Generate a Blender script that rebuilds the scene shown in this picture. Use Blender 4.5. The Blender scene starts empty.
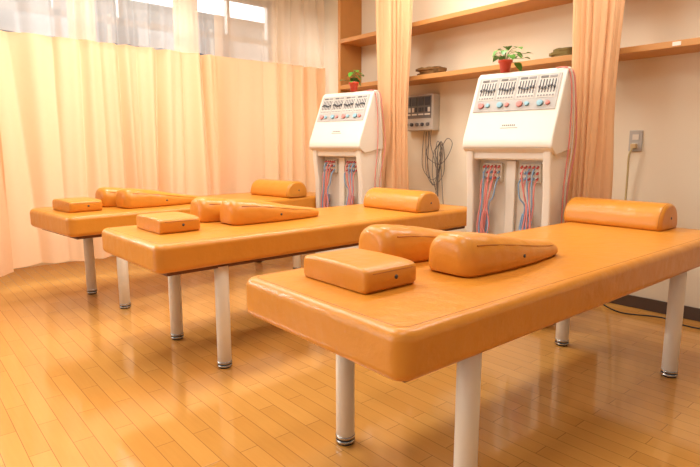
import bpy, bmesh, math, random
from mathutils import Vector, Matrix, noise
random.seed(4)
C = bpy.context.scene.collection
R = math.radians
try:
    bpy.context.scene.view_settings.view_transform = 'Standard'
except Exception:
    pass

# ------------------------------------------------------------------ materials
def lin(c):
    return tuple(((v/255)/12.92 if v/255 <= .04045 else ((v/255+.055)/1.055)**2.4) for v in c) + (1,)

def mat(name, col, rough=.5, spec=.5, metal=0, var=.06, vscale=6, bump=0, bscale=60, coat=0, bdist=.01):
    m = bpy.data.materials.new(name); m.use_nodes = True
    nt = m.node_tree; b = nt.nodes['Principled BSDF']
    tc = nt.nodes.new('ShaderNodeTexCoord')
    n = nt.nodes.new('ShaderNodeTexNoise'); n.inputs['Scale'].default_value = vscale; n.inputs['Detail'].default_value = 3
    nt.links.new(tc.outputs['Object'], n.inputs['Vector'])
    mx = nt.nodes.new('ShaderNodeMix'); mx.data_type = 'RGBA'
    c = lin(col)
    mx.inputs['A'].default_value = tuple(v*(1-var) for v in c[:3])+(1,)
    mx.inputs['B'].default_value = tuple(min(1, v*(1+var)) for v in c[:3])+(1,)
    nt.links.new(n.outputs['Fac'], mx.inputs['Factor'])
    nt.links.new(mx.outputs['Result'], b.inputs['Base Color'])
    b.inputs['Roughness'].default_value = rough; b.inputs['Metallic'].default_value = metal
    b.inputs['Specular IOR Level'].default_value = spec
    if coat:
        b.inputs['Coat Weight'].default_value = coat; b.inputs['Coat Roughness'].default_value = .15
    if bump:
        n2 = nt.nodes.new('ShaderNodeTexNoise'); n2.inputs['Scale'].default_value = bscale; n2.inputs['Detail'].default_value = 4
        nt.links.new(tc.outputs['Object'], n2.inputs['Vector'])
        bp = nt.nodes.new('ShaderNodeBump'); bp.inputs['Strength'].default_value = bump; bp.inputs['Distance'].default_value = bdist
        nt.links.new(n2.outputs['Fac'], bp.inputs['Height']); nt.links.new(bp.outputs['Normal'], b.inputs['Normal'])
    return m

def cloth_mat(name, col, trans=.45):
    m = bpy.data.materials.new(name); m.use_nodes = True
    nt = m.node_tree; nt.nodes.remove(nt.nodes['Principled BSDF']); out = nt.nodes['Material Output']
    tc = nt.nodes.new('ShaderNodeTexCoord'); n = nt.nodes.new('ShaderNodeTexNoise'); n.inputs['Scale'].default_value = 40
    nt.links.new(tc.outputs['Object'], n.inputs['Vector'])
    mx = nt.nodes.new('ShaderNodeMix'); mx.data_type = 'RGBA'; c = lin(col)
    mx.inputs['A'].default_value = tuple(v*.98 for v in c[:3])+(1,); mx.inputs['B'].default_value = tuple(min(1, v*1.02) for v in c[:3])+(1,)
    nt.links.new(n.outputs['Fac'], mx.inputs['Factor'])
    d = nt.nodes.new('ShaderNodeBsdfDiffuse'); t = nt.nodes.new('ShaderNodeBsdfTranslucent'); s = nt.nodes.new('ShaderNodeMixShader')
    nt.links.new(mx.outputs['Result'], d.inputs['Color']); nt.links.new(mx.outputs['Result'], t.inputs['Color'])
    s.inputs[0].default_value = trans
    nt.links.new(d.outputs[0], s.inputs[1]); nt.links.new(t.outputs[0], s.inputs[2]); nt.links.new(s.outputs[0], out.inputs['Surface'])
    return m

def net_mat(name, col, alpha):
    m = cloth_mat(name, col, .5); nt = m.node_tree; out = nt.nodes['Material Output']
    src = out.inputs['Surface'].links[0].from_socket
    tr = nt.nodes.new('ShaderNodeBsdfTransparent'); s = nt.nodes.new('ShaderNodeMixShader')
    s.inputs[0].default_value = alpha
    nt.links.new(tr.outputs[0], s.inputs[1]); nt.links.new(src, s.inputs[2]); nt.links.new(s.outputs[0], out.inputs['Surface'])
    return m

def floor_mat():
    m = bpy.data.materials.new('wood_floor'); m.use_nodes = True
    nt = m.node_tree; b = nt.nodes['Principled BSDF']
    tc = nt.nodes.new('ShaderNodeTexCoord'); mp = nt.nodes.new('ShaderNodeMapping')
    mp.inputs['Rotation'].default_value = (0, 0, R(90))
    nt.links.new(tc.outputs['Object'], mp.inputs['Vector'])
    br = nt.nodes.new('ShaderNodeTexBrick')
    br.inputs['Color1'].default_value = lin((216, 158, 80)); br.inputs['Color2'].default_value = lin((205, 146, 70))
    br.inputs['Mortar'].default_value = lin((160, 108, 52)); br.inputs['Scale'].default_value = 1
    br.inputs['Mortar Size'].default_value = .0013; br.inputs['Mortar Smooth'].default_value = .3; br.inputs['Bias'].default_value = -.1
    br.inputs['Brick Width'].default_value = .42; br.inputs['Row Height'].default_value = .066; br.offset = .5; br.offset_frequency = 2
    nt.links.new(mp.outputs['Vector'], br.inputs['Vector'])
    mp2 = nt.nodes.new('ShaderNodeMapping'); mp2.inputs['Scale'].default_value = (30, 2.2, 1)
    nt.links.new(tc.outputs['Object'], mp2.inputs['Vector'])
    n = nt.nodes.new('ShaderNodeTexNoise'); n.inputs['Scale'].default_value = 3; n.inputs['Detail'].default_value = 5
    nt.links.new(mp2.outputs['Vector'], n.inputs['Vector'])
    cr = nt.nodes.new('ShaderNodeValToRGB'); cr.color_ramp.elements[0].color = (.92, .90, .88, 1); cr.color_ramp.elements[1].color = (1.04, 1.04, 1.04, 1)
    nt.links.new(n.outputs['Fac'], cr.inputs['Fac'])
    mx = nt.nodes.new('ShaderNodeMix'); mx.data_type = 'RGBA'; mx.blend_type = 'MULTIPLY'; mx.inputs['Factor'].default_value = 1
    nt.links.new(br.outputs['Color'], mx.inputs['A']); nt.links.new(cr.outputs['Color'], mx.inputs['B'])
    nt.links.new(mx.outputs['Result'], b.inputs['Base Color'])
    b.inputs['Roughness'].default_value = .10; b.inputs['Specular IOR Level'].default_value = 1.0
    bp = nt.nodes.new('ShaderNodeBump'); bp.inputs['Strength'].default_value = .12; bp.inputs['Distance'].default_value = .002; bp.invert = True
    nt.links.new(br.outputs['Fac'], bp.inputs['Height']); nt.links.new(bp.outputs['Normal'], b.inputs['Normal'])
    return m

M = dict(
    leather=mat('orange_leather', (216, 143, 48), .32, .5, var=.08, vscale=5, bump=.42, bscale=14, bdist=.012),
    seam=mat('leather_seam', (178, 108, 34), .45, .4),
    board=mat('base_board', (110, 70, 40), .7),
    leg=mat('cream_leg_paint', (238, 227, 206), .45, .4, var=.02),
    steel=mat('steel', (190, 186, 178), .25, .5, .9, var=.03),
    rubber=mat('black_rubber', (32, 30, 28), .6),
    wall=mat('cream_wall', (234, 221, 195), .8, .2, var=.02, vscale=2, bump=.05, bscale=150),
    ceil=mat('ceiling_paint', (240, 238, 232), .9, .1, var=.02),
    wood=mat('shelf_wood', (200, 142, 78), .45, .4, var=.1, vscale=9),
    basebd=mat('dark_baseboard', (84, 64, 50), .5),
    curtain=cloth_mat('peach_curtain', (249, 211, 168), .3),
    drape=cloth_mat('peach_drape', (247, 202, 153), .2),
    wdrape=cloth_mat('window_drape_cloth', (250, 204, 156), .5),
    net=net_mat('white_net', (250, 246, 240), .40),
    net2=net_mat('peach_net', (250, 230, 206), .55),
    frame=mat('window_frame_metal', (128, 126, 122), .4, .5, .2),
    white=mat('machine_white', (230, 223, 207), .35, .5, var=.015),
    ivory=mat('machine_ivory', (220, 211, 194), .45, .4, var=.02),
    grey=mat('panel_grey', (182, 177, 168), .4, .4, var=.02),
    module=mat('module_grey', (206, 200, 188), .4, .4, var=.02),
    face=mat('control_box_face', (112, 108, 102), .45, .4, var=.03),
    dark=mat('dark_plastic', (66, 66, 70), .4, .5),
    midgrey=mat('mid_grey_plastic', (146, 142, 138), .4, .5),
    red=mat('red_plastic', (200, 84, 78), .35, .5),
    palered=mat('pale_red_plastic', (218, 130, 118), .35, .5),
    teal=mat('pale_blue_plastic', (140, 184, 196), .35, .5),
    pink=mat('pink_cable', (224, 138, 128), .45, .5),
    blue=mat('blue_cable', (130, 164, 194), .45, .5),
    greycab=mat('grey_cable', (112, 104, 96), .5, .5),
    boxgrey=mat('control_box_grey', (200, 192, 178), .5, .4),
    tan=mat('tan_plastic', (206, 178, 130), .45, .5),
    pot=mat('red_pot', (206, 66, 30), .4, .5),
    soil=mat('soil', (60, 42, 28), .9),
    leaf=mat('green_leaf', (84, 146, 46), .4, .5, var=.3, vscale=25),
    stem=mat('green_stem', (96, 130, 52), .5),
    olive=mat('olive_cloth', (120, 102, 58), .85, .2, var=.3, vscale=30),
    paper=mat('brown_cloth', (134, 100, 60), .85, .2, var=.3, vscale=30),
    yellow=mat('yellow_cable', (196, 176, 124), .5),
    black=mat('black_cable', (40, 36, 34), .5),
    facade=mat('outside_wall', (206, 209, 212), .8, .2),
    facadewin=mat('outside_window', (120, 130, 140), .3, .5),
    ground=mat('outside_ground', (190, 186, 180), .9, .1),
    floor=floor_mat(),
)

# ------------------------------------------------------------------ helpers
def link(name, bm, m, parent=None, smooth=True, wn=False):
    me = bpy.data.meshes.new(name)
    bmesh.ops.recalc_face_normals(bm, faces=bm.faces[:])
    bm.to_mesh(me); bm.free()
    if smooth:
        for p in me.polygons: p.use_smooth = True
    o = bpy.data.objects.new(name, me); C.objects.link(o)
    me.materials.append(m)
    if parent: o.parent = parent
    if wn:
        w = o.modifiers.new('wn', 'WEIGHTED_NORMAL'); w.weight = 80
    return o

def thing(name, label, cat, loc=(0, 0, 0), rz=0, group=None):
    o = bpy.data.objects.new(name, None); C.objects.link(o); o.empty_display_size = .1
    o.location = loc; o.rotation_euler = (0, 0, rz); o['label'] = label; o['category'] = cat
    if group: o['group'] = group
    return o

def tag(o, label, cat, group=None):
    o['label'] = label; o['category'] = cat
    if group: o['group'] = group
    return o

def struct(o): o['kind'] = 'structure'; return o

def copy_tree(o, parent=None):
    c = o.copy(); C.objects.link(c)
    if parent: c.parent = parent
    for ch in list(o.children): copy_tree(ch, c)
    return c

def join(bm, t, mtx=None):
    if mtx is not None: bmesh.ops.transform(t, matrix=mtx, verts=t.verts[:])
    mp = {}
    for v in t.verts: mp[v] = bm.verts.new(v.co)
    for f in t.faces:
        try: bm.faces.new([mp[v] for v in f.verts])
        except ValueError: pass
    t.free()

def box(bm, x0, x1, y0, y1, z0, z1, bev=0, seg=3):
    t = bmesh.new(); bmesh.ops.create_cube(t, size=1)
    for v in t.verts:
        v.co = Vector((x0+(v.co.x+.5)*(x1-x0), y0+(v.co.y+.5)*(y1-y0), z0+(v.co.z+.5)*(z1-z0)))
    if bev: bmesh.ops.bevel(t, geom=t.edges[:]+t.verts[:], offset=bev, segments=seg, profile=.5, affect='EDGES')
    join(bm, t); return bm

def prism(bm, prof, a, b, bev=0, seg=3):
    t = bmesh.new()
    lo = [t.verts.new((u, a, z)) for u, z in prof]; hi = [t.verts.new((u, b, z)) for u, z in prof]
    n = len(prof); t.faces.new(lo); t.faces.new(hi[::-1])
    for i in range(n): t.faces.new((lo[i], lo[(i+1) % n], hi[(i+1) % n], hi[i]))
    bmesh.ops.recalc_face_normals(t, faces=t.faces[:])
    if bev: bmesh.ops.bevel(t, geom=[e for e in t.edges if e.calc_face_angle(0) > .5], offset=bev, segments=seg, profile=.5, affect='EDGES')
    join(bm, t); return bm

def interp(tab, u):
    if callable(tab): return tab(u)
    for (a, x), (b, y) in zip(tab, tab[1:]):
        if u <= b: return x+(y-x)*(u-a)/(b-a)
    return tab[-1][1]

def cushion(bm, ln, hw, ht, r=.03, n=4.5, dome=.05, ns=40, seg=28, cy=None):
    """soft padded block lofted along x: hw / ht give half-width and height against x, cy bends the centre line."""
    xs = []
    for k in range(9): xs.append(r*(1-math.cos(R(90*k/8))))
    m = ns
    xs += [r+(ln-2*r)*k/m for k in range(1, m)]
    for k in range(9): xs.append(ln-r*(1-math.cos(R(90*(8-k)/8))))
    rings = []
    for x in xs:
        d = min(x, ln-x); ins = 0
        if d < r: ins = r-math.sqrt(max(0, r*r-(r-d)**2))
        h0 = interp(ht, x)
        w = interp(hw, x)-ins; h = h0-ins*min(.7, .5*h0/r); b0 = .2*ins; o = cy(x) if cy else 0
        ring = []
        for k in range(seg+1):
            a = math.pi*k/seg; c, s = math.cos(a), math.sin(a)
            y = w*math.copysign(abs(c)**(2/n), c); z = .012+b0+(h-.012-b0)*(abs(s)**(2/n))*(1+dome*(1-(y/max(w, 1e-4))**2)-dome*.5)
            ring.append(bm.verts.new((x, y+o, z)))
        ring.append(bm.verts.new((x, -(w-.009)+o, b0))); ring.append(bm.verts.new((x, w-.009+o, b0)))
        rings.append(ring)
    q = len(rings[0])
    for a, b in zip(rings, rings[1:]):
        for j in range(q): bm.faces.new((a[j], a[(j+1) % q], b[(j+1) % q], b[j]))
    bm.faces.new(rings[0][::-1]); bm.faces.new(rings[-1]); return bm

def cyl(bm, p0, p1, r0, r1=None, n=20):
    r1 = r0 if r1 is None else r1
    p0, p1 = Vector(p0), Vector(p1); d = p1-p0
    t = bmesh.new(); bmesh.ops.create_cone(t, cap_ends=True, segments=n, radius1=r0, radius2=r1, depth=d.length)
    q = Vector((0, 0, 1)).rotation_difference(d.normalized())
    join(bm, t, Matrix.Translation((p0+p1)/2) @ q.to_matrix().to_4x4()); return bm

def lathe(bm, prof, n=24, c=(0, 0, 0)):
    rings = []
    for r, z in prof:
        rings.append([bm.verts.new((c[0]+r*math.cos(2*math.pi*i/n), c[1]+r*math.sin(2*math.pi*i/n), c[2]+z)) for i in range(n)])
    for a, b in zip(rings, rings[1:]):
        for i in range(n): bm.faces.new((a[i], a[(i+1) % n], b[(i+1) % n], b[i]))
    bm.faces.new(rings[0][::-1]); bm.faces.new(rings[-1]); return bm

def catmull(pts, k=6, closed=False):
    P = [Vector(p) for p in pts]; out = []; n = len(P)
    rng = range(n) if closed else range(n-1)
    for i in rng:
        g = (lambda j: P[j % n]) if closed else (lambda j: P[min(max(j, 0), n-1)])
        a, b, c, d = g(i-1), g(i), g(i+1), g(i+2)
        for s in range(k):
            t = s/k
            out.append(.5*((2*b)+(c-a)*t+(2*a-5*b+4*c-d)*t*t+(3*b-a-3*c+d)*t**3))
    if not closed: out.append(P[-1])
    return out

def tube(bm, pts, r, n=8, closed=False, k=6, smooth=True):
    P = catmull(pts, k, closed) if smooth else [Vector(p) for p in pts]
    rings = []; prev = None; m = len(P)
    for i, p in enumerate(P):
        if closed: d = P[(i+1) % m]-P[i-1]
        else: d = P[min(i+1, m-1)]-P[max(i-1, 0)]
        d.normalize()
        if prev is None: u = d.orthogonal().normalized()
        else:
            u = prev-d*prev.dot(d); u = u.normalized() if u.length > 1e-6 else d.orthogonal().normalized()
        prev = u; w = d.cross(u)
        rings.append([bm.verts.new(p+(u*math.cos(2*math.pi*j/n)+w*math.sin(2*math.pi*j/n))*r) for j in range(n)])
    pairs = list(zip(rings, rings[1:])) + ([(rings[-1], rings[0])] if closed else [])
    for a, b in pairs:
        for j in range(n): bm.faces.new((a[j], a[(j+1) % n], b[(j+1) % n], b[j]))
    if not closed:
        bm.faces.new(rings[0][::-1]); bm.faces.new(rings[-1])
    return bm

# ------------------------------------------------------------------ camera (fitted to the photograph)
H = .98
ty, tt = R(49.306), R(8.972)
fw = Vector((math.cos(tt)*math.cos(ty), math.cos(tt)*math.sin(ty), -math.sin(tt)))
rt = Vector((math.sin(ty), -math.cos(ty), 0)); up = rt.cross(fw)
cd = bpy.data.cameras.new('camera'); cd.lens = 541.27/700*36; cd.sensor_width = 36; cd.clip_start = .02
co = bpy.data.objects.new('camera', cd); C.objects.link(co)
mw = Matrix((rt, up, -fw)).transposed().to_4x4(); mw.translation = (0, 0, H); co.matrix_world = mw
bpy.context.scene.camera = co

# ------------------------------------------------------------------ room shell
XW = 3.465; YB = 5.1; CZ = 2.62
bm = bmesh.new(); box(bm, -3, XW+.1, -3, YB+.1, -.1, 0); struct(link('floor', bm, M['floor'], smooth=False))
bm = bmesh.new(); box(bm, -3, XW+.1, -3, YB+.1, CZ, CZ+.1); struct(link('ceiling', bm, M['ceil'], smooth=False))
bm = bmesh.new(); box(bm, XW, XW+.1, -3, YB+.1, 0, CZ); struct(link('wall_right', bm, M['wall'], smooth=False))
bm = bmesh.new()
box(bm, -3, XW, YB, YB+.1, 0, .5); box(bm, -3, XW, YB, YB+.1, 2.5, CZ); box(bm, -3, -1.95, YB, YB+.1, .5, 2.5); box(bm, 3.3, XW, YB, YB+.1, .5, 2.5)
struct(link('wall_back', bm, M['wall'], smooth=False))
bm = bmesh.new(); box(bm, XW-.012, XW, -3, YB, 0, .075, .003, 2); struct(link('baseboard_right', bm, M['basebd'], smooth=False))
bm = bmesh.new()
for x in (-1.95, -.9, .15, 1.2, 2.25, 3.25): box(bm, x, x+.05, YB+.02, YB+.08, .5, 2.5)
for x in (.68, 1.72, 2.78): box(bm, x, x+.03, YB+.02, YB+.08, 2.06, 2.5)
for z in (.5, 2.06, 2.45): box(bm, -1.95, 3.3, YB+.02, YB+.08, z, z+.05)
struct(link('window_1', bm, M['frame'], smooth=False))
# outside
bm = bmesh.new(); box(bm, -8, 12, YB+.1, 14, -.3, -.2); struct(link('ground', bm, M['ground'], smooth=False))
t = thing('neighbouring_building', 'pale grey building seen blurred outside through the net and the window', 'building', (2, 9, -.2))
bm = bmesh.new(); box(bm, -7, 9, 0, .4, 0, 3.36); link('facade', bm, M['facade'], t, False)
bm = bmesh.new(); box(bm, -7.2, 9.2, -.1, .5, 3.36, 3.44); link('eave', bm, M['frame'], t, False)
for k in range(9):
    bm = bmesh.new(); box(bm, -6.4+1.7*k, -5.5+1.7*k, -.03, .02, 2.2, 3.2); f = link('window', bm, M['facadewin'], t, False)
    bm = bmesh.new(); box(bm, -6.45+1.7*k, -5.45+1.7*k, -.12, .0, 2.1, 2.2); box(bm, -5.98+1.7*k, -5.92+1.7*k, -.06, 0, 2.2, 3.2); link('window_frame', bm, M['white'], f, False)

# ------------------------------------------------------------------ curtains
def sheet(bm, x0, x1, y, z0, z1, amp, wl, seed, nz=14, dx=.007, hang=.0):
    rnd = random.Random(seed); ph = [rnd.uniform(0, 6.28) for _ in range(8)]
    nx = int((x1-x0)/dx); rows = []
    for k in range(nz+1):
        z = z0+(z1-z0)*k/nz; f = 1-(k/nz)
        row = []
        for i in range(nx+1):
            x = x0+(x1-x0)*i/nx
            w = x+.11*math.sin(2.1*x+ph[0])+.065*math.sin(5.3*x+ph[1])+.03*f*math.sin(9*x+ph[6])
            a = amp*(.7+.3*f)*(1+.5*math.sin(1.7*x+ph[2])+.45*math.sin(4.3*x+ph[7]+1.5*f))
            s1 = math.sin(math.pi*w/wl+ph[3]+.6*f*math.sin(3*x+ph[4]))
            s1 = 1.2-2*abs(s1)**.85
            d = a*(s1+.35*math.sin(3.1*math.pi*w/wl+ph[5]+1.4*f))
            zz = z+(hang*(math.sin(9*x+ph[0])+.6*s1) if k == 0 else 0)
            row.append(bm.verts.new((x, y+d+.03*f*math.sin(1.1*x+ph[4]), zz)))
        rows.append(row)
    for a, b in zip(rows, rows[1:]):
        for i in range(nx): bm.faces.new((a[i], a[i+1], b[i+1], b[i]))

YC = 4.40; ZC = 1.765
def panel(x0, x1, y, seed, label, zc=ZC, z0=.14, net='net'):
    t = thing('partition_curtain', label, 'curtain', (0, y, 0), 0, 'peach curtains with net tops on the window side')
    bm = bmesh.new(); sheet(bm, x0, x1, 0, z0, zc, .033, .15, seed, hang=.006); link('fabric', bm, M['curtain'], t)
    bm = bmesh.new(); sheet(bm, x0, x1, 0, zc-.004, 2.5, .023, .15, seed, nz=6); link('net_header', bm, M[net], t)
    bm = bmesh.new(); box(bm, x0, x1, -.015, .015, 2.5, 2.53); link('rail', bm, M['steel'], t)
panel(.5, 2.34, YC+.03, 1, 'wide peach curtain with white net top covering most of the window side')
panel(2.25, 3.40, YC-.04, 9, 'narrower peach curtain with pale peach net top next to the shelf wall', ZC-.012, net='net2')
panel(.12, .63, YC-.10, 14, 'peach curtain edge at the far left, overlapping in front of the wide one', ZC-.06, .12)
for x0, x1, s, l in ((1.25, 1.44, 5, 'narrow peach window drape hanging behind the net on the left'), (2.1, 2.34, 6, 'peach window drape hanging behind the middle of the net')):
    bm = bmesh.new(); sheet(bm, x0, x1, 4.88, .9, 2.55, .025, .08, s); tag(link('window_drape', bm, M['wdrape']), l, 'curtain', 'window drapes behind the net')

def bundle(x, y, lx, ly, z0, z1, seed, label):
    rnd = random.Random(seed); bm = bmesh.new(); n = 360; rings = []
    ph = [rnd.uniform(0, 6.28) for _ in range(8)]
    for k in range(41):
        f = k/40; z = z0+(z1-z0)*f; ring = []
        s = 1.02-.16*math.exp(-((f-.42)/.22)**2)          # pinched at about half height, flaring above and below
        for i in range(n):
            a = 2*math.pi*i/n
            aa = a+.28*math.sin(2*a+ph[4]+1.2*f)+.12*math.sin(5*a+ph[5]+2.6*f)+.06*math.sin(6*f+ph[6])
            s1 = abs(math.sin(7*aa+ph[0]+.5*math.sin(2.5*f+ph[1])))**.6
            s2 = abs(math.sin(12.5*aa+ph[3]+1.6*f))**.7
            rr = s*(.72+.34*s1*(.75+.25*math.sin(3*a+ph[7]+2*f))+.12*s2+.06*math.sin(3*a+ph[2]+1.4*f))
            ring.append(bm.verts.new((lx*rr*math.cos(a), ly*rr*math.sin(a), z)))
        rings.append(ring)
    for a, b in zip(rings, rings[1:]):
        for i in range(n): bm.faces.new((a[i], a[(i+1) % n], b[(i+1) % n], b[i]))
    bm.faces.new(rings[0][::-1]); bm.faces.new(rings[-1])
    o = link('gathered_curtain', bm, M['drape']); o.location = (x, y, 0)
    tag(o, label, 'curtain', 'gathered bed curtains')
bundle(3.085, 3.085, .095, .155, .25, CZ, 11, 'gathered peach curtain hanging between the two machines by the smaller pot plant')
bundle(3.08, 1.495, .10, .13, .25, CZ, 12, 'gathered peach curtain hanging behind the front bed bolster, beside the wall socket')

# ------------------------------------------------------------------ shelving
SX = 3.21
t = thing('wall_shelf', 'orange-brown wooden shelving with two long shelves fixed to the cream wall', 'shelf', (SX, 3.9, 0))
bm = bmesh.new(); box(bm, 0, XW-SX, -.035, 0, 1.46, 2.6, .003, 2); link('upright', bm, M['wood'], t, False)
bm = bmesh.new(); box(bm, 0, XW-SX, -5.2, -.035, 1.90, 1.935, .003, 2); link('shelf', bm, M['wood'], t, False)
bm = bmesh.new(); box(bm, 0, XW-SX, -5.2, -.035, 1.50, 1.535, .003, 2); s2 = link('shelf', bm, M['wood'], t, False)
bm = bmesh.new(); box(bm, -.002, 0, -2.80, -2.76, 1.508, 1.528); o = link('tag', bm, M['white'], s2, False); o['label'] = 'small white paper tag'

def folded(m, c, sx, sy, seed, label):
    bm = bmesh.new(); rnd = random.Random(seed); z = c[2]
    for k in range(3):
        q = bmesh.new(); a = rnd.uniform(.8, 1.0); w_ = sx*a; l_ = sy*rnd.uniform(.75, 1.0); h = .016
        bmesh.ops.create_cube(q, size=1)
        bmesh.ops.subdivide_edges(q, edges=q.edges[:], cuts=7, use_grid_fill=True)
        for v in q.verts:
            p = Vector((v.co.x*w_, v.co.y*l_, (v.co.z+.5)*h)); r = 1-.25*(abs(v.co.x)*2)**6*(abs(v.co.y)*2)**6
            p.x *= r*(1+.10*noise.noise(Vector((p.y*18, seed+k, 0)))); p.y *= r*(1+.10*noise.noise(Vector((p.x*22, seed+k, 3))))
            if v.co.z > -.4: p.z += .012*abs(noise.noise(Vector((p.x*16+seed, p.y*16, k))))
            v.co = p
        bmesh.ops.rotate(q, verts=q.verts[:], cent=(0, 0, 0), matrix=Matrix.Rotation(rnd.uniform(-.12, .12), 3, 'Z'))
        bmesh.ops.translate(q, verts=q.verts[:], vec=(c[0]+rnd.uniform(-.008, .008), c[1]+rnd.uniform(-.02, .02), z)); z += h+.002
        join(bm, q)
    tag(link('folded_cloth', bm, m), label, 'cloth', 'folded cloths on the lower shelf')
folded(M['paper'], (3.315, 2.88, 1.5355), .17, .25, 3, 'low pile of folded brown cloth on the lower shelf above the wall control box')
folded(M['olive'], (3.315, 1.79, 1.5355), .16, .18, 8, 'low pile of folded olive cloth on the lower shelf behind the nearer machine')

# ------------------------------------------------------------------ beds
L, W, ZB, ZT = 2.13, .675, .483, .601
def make_bed():
    t = thing('treatment_bed', '', 'bed', group='orange treatment beds')
    b = bmesh.new(); bmesh.ops.create_cube(b, size=1)
    for v in b.verts: v.co = Vector(((v.co.x+.5)*L, (v.co.y+.5)*W, ZB+(v.co.z+.5)*(ZT-ZB)))
    bmesh.ops.bevel(b, geom=[e for e in b.edges if abs(e.verts[0].co.z-e.verts[1].co.z) > .05], offset=.045, segments=6, profile=.5, affect='EDGES')
    bmesh.ops.bevel(b, geom=[e for e in b.edges if abs(e.verts[0].co.z-e.verts[1].co.z) < .001 and e.calc_face_angle(0) > 1.2], offset=.026, segments=6, profile=.5, affect='EDGES')
    mt = link('mattress', b, M['leather'], t, wn=True)
    i = .029; cs = []
    for cx, cy, a0 in ((L-i-.03, W-i-.03, 0), (i+.03, W-i-.03, 90), (i+.03, i+.03, 180), (L-i-.03, i+.03, 270)):
        for k in range(6): cs.append((cx+.03*math.cos(R(a0+k*18)), cy+.03*math.sin(R(a0+k*18)), ZT-.0015))
    b = bmesh.new(); tube(b, cs, .0024, 6, True, smooth=False); link('seam', b, M['seam'], mt)
    b = bmesh.new(); box(b, .06, L-.06, .05, W-.05, ZB-.02, ZB+.005); link('base_board', b, M['board'], t, False)
    for x in (.315, 1.735):
        for y in (.068, W-.11):
            b = bmesh.new(); cyl(b, (x, y, .026), (x, y, ZB-.015), .031, n=28); lg = link('leg', b, M['leg'], t, wn=True)
            b = bmesh.new(); lathe(b, [(.031, .006), (.033, .007), (.033, .014), (.030, .016), (.030, .02), (.033, .022), (.033, .03), (.031, .031)], c=(x, y, 0)); link('collar', b, M['steel'], lg)
            b = bmesh.new(); cyl(b, (x, y, 0), (x, y, .008), .028); link('foot', b, M['rubber'], lg)
            b = bmesh.new(); cyl(b, (x, y, .0155), (x, y, .0205), .0322, n=28); link('dark_ring', b, M['rubber'], lg)
    return t

def eyelet(parent, p, d):
    p, d = Vector(p), Vector(d).normalized()
    b = bmesh.new(); cyl(b, p, p+d*.002, .006, n=14); link('eyelet', b, M['dark'], parent)

def make_block():
    t = thing('block_pillow', '', 'pillow', group='small square block pillows')
    b = bmesh.new(); cushion(b, .195, [(0, .145), (.195, .145)], [(0, .068), (.195, .068)], r=.015, n=9, dome=.07, ns=16)
    bmesh.ops.translate(b, verts=b.verts[:], vec=(-.0975, 0, 0)); p = link('cushion', b, M['leather'], t)
    b = bmesh.new(); tube(b, [(x, y, .055) for x, y in ((-.0960, -.12), (-.0960, .12))], .0014, 6, smooth=False)
    tube(b, [(-.075, -.1432, .052), (.075, -.1432, .052)], .0014, 6, smooth=False); link('seam', b, M['seam'], p)
    eyelet(t, (.01, -.1447, .034), (0, -1, 0)); return t

def make_bolster(w=.48):
    t = thing('bolster_pillow', '', 'pillow', group='half round bolster pillows')
    b = bmesh.new(); cushion(b, w, [(0, .108), (w, .108)], [(0, .122), (w, .122)], r=.024, n=2.35, dome=.0, ns=20, seg=36)
    bmesh.ops.rotate(b, verts=b.verts[:], cent=(0, 0, 0), matrix=Matrix.Rotation(R(90), 3, 'Z')); bmesh.ops.translate(b, verts=b.verts[:], vec=(0, -w/2, 0))
    p = link('cushion', b, M['leather'], t)
    for s in (-1, 1):
        q = [(.1045*math.copysign(abs(math.cos(R(a)))**(2/2.35), math.cos(R(a))), s*(w/2-.014), .013+.106*abs(math.sin(R(a)))**(2/2.35)) for a in range(0, 181, 10)]
        b = bmesh.new(); tube(b, q, .002, 6, False, smooth=False); link('seam', b, M['seam'], p)
    eyelet(t, (.01, -w/2+.0005, .052), (0, -1, 0)); return t

def make_wedge():
    t = thing('wedge_pillow', '', 'pillow', group='tapered leg wedge pillows')
    def ht(x):
        u = min(1, max(0, (x-.06)/.50)); return .119-.075*(u*u*(3-2*u)*.55+u*.45)
    hw = lambda x: .087-.024*(x/.57)**2
    cy = lambda x: -.02*math.sin(math.pi*x/.57)
    b = bmesh.new(); cushion(b, .57, hw, ht, r=.042, n=3.5, dome=.10, cy=cy)
    for v in b.verts:                                     # slight puckering of the cover
        if v.co.z > .02: v.co.z += .0026*noise.noise(v.co*26); v.co.y += .0026*noise.noise(v.co*22+Vector((7, 0, 0)))
    p = link('cushion', b, M['leather'], t)
    for s in (-1, 1):
        pts = []
        for x in [.05+.46*k/14 for k in range(15)]:
            a = R(40); c = math.cos(a)**(2/3.5); h = ht(x)
            y = hw(x)*c; z = .012+(h-.012)*(math.sin(a)**(2/3.5))*(1+.10*(1-c*c)-.05); pts.append((x, s*y+cy(x), z))
        b = bmesh.new(); tube(b, pts, .002, 6); link('seam', b, M['seam'], p)
    eyelet(t, (.27, -.0815-.02, .038), (0, -1, 0)); return t

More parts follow.
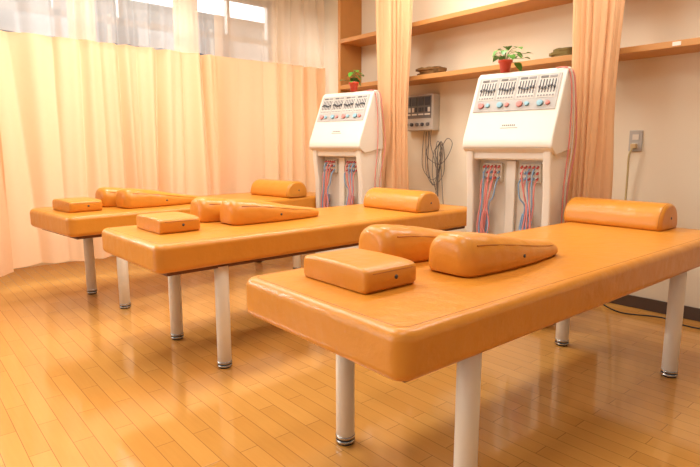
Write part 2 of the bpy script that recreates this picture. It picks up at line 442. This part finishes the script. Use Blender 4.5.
beds = [(.775, .735, -.5), (.778, 2.065, 1.3), (.755, 3.27, 6.5)]
blab = ['orange leather treatment bed nearest the camera, on cream legs', 'orange leather treatment bed in the middle, between the two machines', 'orange leather treatment bed farthest away, beside the peach curtain']
bed0 = make_bed(); blk0 = make_block(); bol0 = make_bolster(); wed0 = make_wedge()
def put(o, i, u, v, label, rz=0):
    x, y, a = beds[i]; a = R(a)
    o.location = (x+u*math.cos(a)-v*math.sin(a), y+u*math.sin(a)+v*math.cos(a), ZT+.001); o.rotation_euler = (0, 0, a+R(rz)); o['label'] = label
where = ['on the nearest bed', 'on the middle bed', 'on the farthest bed']
blk = [(.24, .415), (.23, .41), (.18, .34)]
bol = [(2.00, .45), (1.69, .27), (1.70, .24)]
wf = [(.48, .295), (.51, .37), (.40, .24)]; wr = [(.42, .565), (.445, .575), (.35, .44)]
for i, (x, y, a) in enumerate(beds):
    o = bed0 if i == 0 else copy_tree(bed0)
    o.location = (x, y, 0); o.rotation_euler = (0, 0, R(a)); o['label'] = blab[i]
    o = blk0 if i == 0 else copy_tree(blk0); put(o, i, *blk[i], 'small orange block pillow at the foot end '+where[i])
    o = bol0 if i == 0 else copy_tree(bol0); put(o, i, *bol[i], 'half-round orange bolster at the head end '+where[i])
    o = wed0 if i == 0 else copy_tree(wed0); put(o, i, *wf[i], 'tapered orange wedge pillow '+where[i]+', the front one of its pair')
    o = copy_tree(wed0); put(o, i, *wr[i], 'tapered orange wedge pillow '+where[i]+', the rear one of its pair', -3)

# ------------------------------------------------------------------ therapy machines
def make_machine():
    t = thing('therapy_machine', '', 'machine', group='white electrotherapy machines')
    w = .26
    b = bmesh.new()
    prism(b, [(.0, .975), (-.006, .99), (.0, 1.03), (.155, 1.385), (.175, 1.402), (.205, 1.406), (.23, 1.385), (.265, 1.2), (.28, .975), (.06, .94)], -w, w, bev=.009)
    link('head_unit', b, M['white'], t, wn=True)
    b = bmesh.new()
    side = [(.02, .968), (.024, .88), (.045, .74), (.05, .5), (.045, .2), (.03, .05), (.28, .05), (.28, .968)]
    prism(b, side, -w+.012, -w+.058, bev=.010); prism(b, side, w-.058, w-.012, bev=.010)
    box(b, .12, .28, -w+.045, w-.045, .05, .965, .004); box(b, .045, .28, -w+.045, w-.045, .05, .34, .01)
    box(b, .035, .2, -w+.045, w-.045, .915, .965, .012)
    link('cabinet', b, M['white'], t, wn=True)
    b = bmesh.new(); box(b, .112, .122, -w+.055, w-.055, .33, .93); rp = link('recess_panel', b, M['ivory'], t, False)
    b = bmesh.new(); box(b, .09, .114, -.028, .028, .36, .91, .005); link('rib', b, M['white'], rp, wn=True)
    for x in (.08, .25):
        for s in (-1, 1):
            b = bmesh.new(); cyl(b, (x, s*.19-.012, .026), (x, s*.19+.012, .026), .026); box(b, x-.012, x+.012, s*.19-.016, s*.19+.016, .026, .056); link('caster', b, M['rubber'], t)
    o0 = Vector((0, 0, 1.03)); v = Vector((.155, 0, .355)); v.normalize(); nrm = Vector((-v.z, 0, v.x))
    pm = Matrix(((0, v.x, nrm.x, o0.x), (-1, v.y, nrm.y, 0), (0, v.z, nrm.z, o0.z), (0, 0, 0, 1)))
    def padd(q, name, m, par, wn=False):
        bmesh.ops.transform(q, matrix=pm, verts=q.verts[:]); return link(name, q, m, par, wn, wn)
    def pbox(u0, u1, v0, v1, h0, h1, name, m, par, bev=.0):
        q = bmesh.new(); box(q, u0, u1, v0, v1, h0, h1, bev, 2); return padd(q, name, m, par)
    pan = pbox(-.236, .236, .165, .372, -.002, .004, 'control_panel', M['grey'], t)
    for i in range(4):
        u = -.171+i*.114
        pbox(u-.051, u+.051, .232, .366, .002, .0055, 'channel_module', M['module'], pan)
        pbox(u-.044, u-.004, .348, .360, .005, .008, 'meter', M['face'], pan); pbox(u+.004, u+.044, .348, .360, .005, .008, 'meter', M['midgrey'], pan)
        for k in range(6):
            du = -.040+.016*k
            pbox(u+du-.0028, u+du+.0028, .262, .338, .005, .007, 'slider', M['dark'], pan)
            vv = .288+.006*math.sin(1.3*k+i); pbox(u+du-.0046, u+du+.0046, vv, vv+.010, .007, .014, 'slider_cap', M['dark'], pan)
            pbox(u+du-.004, u+du+.004, .241, .249, .005, .008, 'switch', M['midgrey'], pan)
        q = bmesh.new(); cyl(q, (u-.02, .2, .003), (u-.02, .2, .017), .018, .015); padd(q, 'knob', M['palered'] if i % 2 == 0 else M['teal'], pan, True)
        q = bmesh.new(); cyl(q, (u+.022, .2, .003), (u+.022, .2, .015), .013, .011); padd(q, 'knob', M['teal'] if i % 2 == 0 else M['palered'], pan, True)
    q = bmesh.new()
    for k in range(7): box(q, -.035+k*.011, -.029+k*.011, .075, .083, -.001, .0015)
    box(q, -.045, .055, .062, .0645, -.001, .0012)
    padd(q, 'brand_mark', M['face'], t)
    rnd = random.Random(3)
    for g, cy in enumerate((.115, -.11)):
        b = bmesh.new(); box(b, .09, .114, cy-.06, cy+.06, .79, .895, .004); link('socket_plate', b, M['ivory'], t, wn=True)
        for k in range(5):
            y = cy-.045+k*.0225
            for zz in (.88, .848, .816):
                b = bmesh.new(); cyl(b, (.075, y, zz-.008), (.092, y, zz), .006); link('socket', b, M['red'] if zz > .86 or (k+g) % 2 else M['blue'], t, wn=True)
        for k in range(7):
            y = cy-.045+k*.015; z0 = .868 if k % 2 else .808
            my = cy+(.014 if g == 0 else -.02)+.008*(k-3)          # the leads gather into one loose bunch
            zb = rnd.uniform(.38, .5)
            b = bmesh.new(); tube(b, [(.078, y, z0), (.052, y, z0-.03), (.048, y+(my-y)*.3, z0-.10), (.046+rnd.uniform(-.008, .008), my, .66), (.036, my+rnd.uniform(-.02, .02), .54), (.036, my+rnd.uniform(-.03, .03), zb), (.07, my+.03, zb+.05), (.09, my+.025, .62)], .0046, 6)
            link('cable', b, M['blue'] if k in ((0, 5) if g == 0 else (1, 3, 6)) else M['pink'], t)
    for k in range(3):
        b = bmesh.new(); x = .17+.03*k
        tube(b, [(x-.02, -.20, 1.398), (x, -.258, 1.388), (x+.01, -.278, 1.25), (x+.02+.01*k, -.275-.004*k, 1.0), (x, -.268, .75), (x+.02, -.262, .52)], .004, 6); link('cable', b, M['pink'] if k != 1 else M['ivory'], t)
    return t
m2 = make_machine(); m2.location = (2.58, 1.71, 0); m2.rotation_euler = (0, 0, R(8)); m2['label'] = 'larger looking white electrotherapy machine between front and middle beds, under the bushier plant'
m1 = copy_tree(m2); m1.location = (2.60, 3.215, 0); m1['label'] = 'white electrotherapy machine between middle and far beds, half beside the left gathered curtain'

# ------------------------------------------------------------------ pot plants
def leaf(bm, p, d, size, droop):
    d = Vector(d).normalized(); side = d.cross(Vector((0, 0, 1))).normalized(); upv = side.cross(d)
    outl = [(0, 0), (.10, .34), (.32, .48), (.65, .34), (1, 0)]
    mid = [bm.verts.new(Vector(p)+d*u*size-Vector((0, 0, droop*size*u*u))) for u, _ in outl]
    for s in (-1, 1):
        e = [bm.verts.new(Vector(p)+d*u*size+side*s*wd*size+upv*.12*wd*size-Vector((0, 0, droop*size*u*u))) for u, wd in outl[1:-1]]
        ch = [mid[0]]+e+[mid[-1]]
        bm.faces.new((mid[0], ch[1], mid[1])); bm.faces.new((mid[1], ch[1], ch[2], mid[2])); bm.faces.new((mid[2], ch[2], ch[3], mid[3])); bm.faces.new((mid[3], ch[3], ch[4]))

def plant(loc, s, n, seed, label, trail=0):
    t = thing('potted_plant', label, 'plant', loc, 0, 'pot plants on the machines')
    b = bmesh.new(); lathe(b, [(.026*s, 0), (.036*s, .058*s), (.042*s, .06*s), (.043*s, .074*s), (.038*s, .075*s), (.036*s, .066*s), (.001, .066*s)]); link('pot', b, M['pot'], t)
    b = bmesh.new(); cyl(b, (0, 0, .060*s), (0, 0, .068*s), .036*s); link('soil', b, M['soil'], t)
    rnd = random.Random(seed)
    bs = bmesh.new(); bl = bmesh.new()
    for k in range(n):
        a = 2*math.pi*k*.382+rnd.uniform(-.3, .3); rr = rnd.uniform(.015, .09)*s; h = (rnd.uniform(.10, .18)-.45*rr)*s
        e = Vector((rr*math.cos(a), rr*math.sin(a)-trail*rr*.5, h)); tube(bs, [(0, 0, .06*s), (e.x*.4, e.y*.4, h*.95), e], .0015, 5, k=3)
        leaf(bl, e, (math.cos(a), math.sin(a)-.4*trail, rnd.uniform(-.6, .5)), rnd.uniform(.04, .062)*s, .5)
    link('stems', bs, M['stem'], t); link('leaves', bl, M['leaf'], t)
plant((2.775, 1.86, 1.406), .95, 17, 2, 'leafy green plant in a red pot on top of the nearer machine', 1)
plant((2.79, 3.20, 1.406), .92, 14, 5, 'small green plant in a red pot on top of the farther machine')

# ------------------------------------------------------------------ wall things
t = thing('wall_control_box', 'grey wall-mounted control box with dark front beside the left gathered curtain', 'control box', (XW, 3.08, 1.12))
b = bmesh.new(); box(b, -.09, 0, -.165, .16, 0, .29, .01); link('body', b, M['boxgrey'], t, wn=True)
b = bmesh.new(); box(b, -.093, -.088, -.15, .145, .10, .275); s = link('face_plate', b, M['face'], t, False)
for k in range(4):
    b = bmesh.new(); box(b, -.097, -.092, -.14+k*.07, -.085+k*.07, .20, .265); link('display', b, M['dark'], s, False)
    for j in range(2):
        b = bmesh.new(); box(b, -.099, -.092, -.14+k*.07+j*.03, -.12+k*.07+j*.03, .15, .185); link('switch', b, M['dark'] if (k+j) % 3 else M['white'], s, False)
    b = bmesh.new(); box(b, -.096, -.092, -.14+k*.07, -.085+k*.07, .125, .136); link('label_strip', b, M['white'], s, False)
for k in range(5):
    b = bmesh.new(); cyl(b, (-.088, -.12+k*.058, .05), (-.105, -.12+k*.058, .05), .014); link('knob', b, M['dark'] if k % 2 else M['greycab'], t, wn=True)
rnd = random.Random(5)
for k in range(6):                                          # loose thin loops hanging to the right of the box
    b = bmesh.new(); y = -.03-k*.022; w_ = .10+.16*rnd.random(); dp = .22+.24*rnd.random(); x0 = -.03-.008*k; j = lambda: rnd.uniform(-.025, .025)
    pts = [(x0, y, .005), (x0-.006, y+j()*.5, -.10), (x0, y-.01+j(), -dp*.75), (x0-.006, y-.02-w_*.4, -dp), (x0, y-.01-w_*.85+j(), -dp*.8), (x0-.004, y-w_+j(), -dp*.4), (x0, y-w_*.8, -.09+j()), (x0+.004, y-w_*.5+j(), -.18), (x0, y-w_*.6+j(), -dp*.9), (x0, y-w_*.72, -.5-.03*k)]
    tube(b, pts, .0028, 6); link('cable', b, M['greycab'], t)

t = thing('wall_socket', 'beige wall socket plate with plugs, right of the gathered curtain', 'socket', (XW, 1.385, .96))
b = bmesh.new(); box(b, -.01, 0, -.038, .038, 0, .125, .004); pl = link('plate', b, M['grey'], t, wn=True)
for z in (.035, .085):
    b = bmesh.new(); box(b, -.013, -.009, -.018, .018, z-.016, z+.016); link('outlet', b, M['ivory'], pl, False)
t = thing('plug_cord', 'pale cord plugged into the wall socket and hanging down the wall', 'cord', (XW, 1.385, .99))
b = bmesh.new(); box(b, -.045, -.013, -.016, .016, -.012, .016, .005); link('plug', b, M['tan'], t, wn=True)
b = bmesh.new(); tube(b, [(-.04, 0, -.005), (-.05, .015, -.06), (-.035, .02, -.18), (-.03, .025, -.4), (-.03, .05, -.7), (-.04, .1, -.95), (-.06, .25, -.982), (-.1, .5, -.983)], .006, 8); link('cable', b, M['yellow'], t)

b = bmesh.new(); tube(b, [(3.40, 1.5, .004), (3.28, 1.32, .004), (3.36, 1.12, .004), (3.3, .95, .004), (3.38, .7, .004), (3.42, .3, .004)], .004, 8)
tag(link('floor_cable', b, M['black']), 'black cable lying on the floor by the dark baseboard', 'cable')

# ------------------------------------------------------------------ lights
def area(name, loc, rot, sx, sy, e, col=(1, .985, .95)):
    l = bpy.data.lights.new(name, 'AREA'); l.shape = 'RECTANGLE'; l.size = sx; l.size_y = sy; l.energy = e; l.color = col
    o = bpy.data.objects.new(name, l); C.objects.link(o); o.location = loc; o.rotation_euler = rot; return o
for i, (x, y, e) in enumerate(((.6, .6, 12), (2.6, 1.0, 19), (.6, 2.4, 28), (2.5, 2.4, 29), (1.3, 3.7, 31))):
    area('ceiling_lamp', (x, y, CZ-.03), (0, 0, 0), 1.2, .35, e)
def sun(name, d, e, ang, col):
    sl = bpy.data.lights.new(name, 'SUN'); sl.energy = e; sl.angle = R(ang); sl.color = col
    so = bpy.data.objects.new(name, sl); C.objects.link(so); so.rotation_euler = Vector(d).to_track_quat('-Z', 'Y').to_euler()
sun('window_daylight', (.35, -1, -.40), 8.0, 40, (1, .99, .98))
sun('facade_fill_sun', (0, .5, -1), 2.2, 5, (1, .98, .95))          # second sun added only to brighten the building outside; the ceiling shades the room
w = bpy.data.worlds.new('world'); bpy.context.scene.world = w; w.use_nodes = True
nt = w.node_tree; bg = nt.nodes['Background']; bg.inputs[0].default_value = (.98, .98, .98, 1)
tc = nt.nodes.new('ShaderNodeTexCoord'); sx = nt.nodes.new('ShaderNodeSeparateXYZ'); mr = nt.nodes.new('ShaderNodeMapRange')
nt.links.new(tc.outputs['Generated'], sx.inputs[0]); nt.links.new(sx.outputs['Y'], mr.inputs['Value'])
mr.inputs['From Min'].default_value = .0; mr.inputs['From Max'].default_value = .5; mr.inputs['To Min'].default_value = .24; mr.inputs['To Max'].default_value = 3.6
nt.links.new(mr.outputs['Result'], bg.inputs[1])
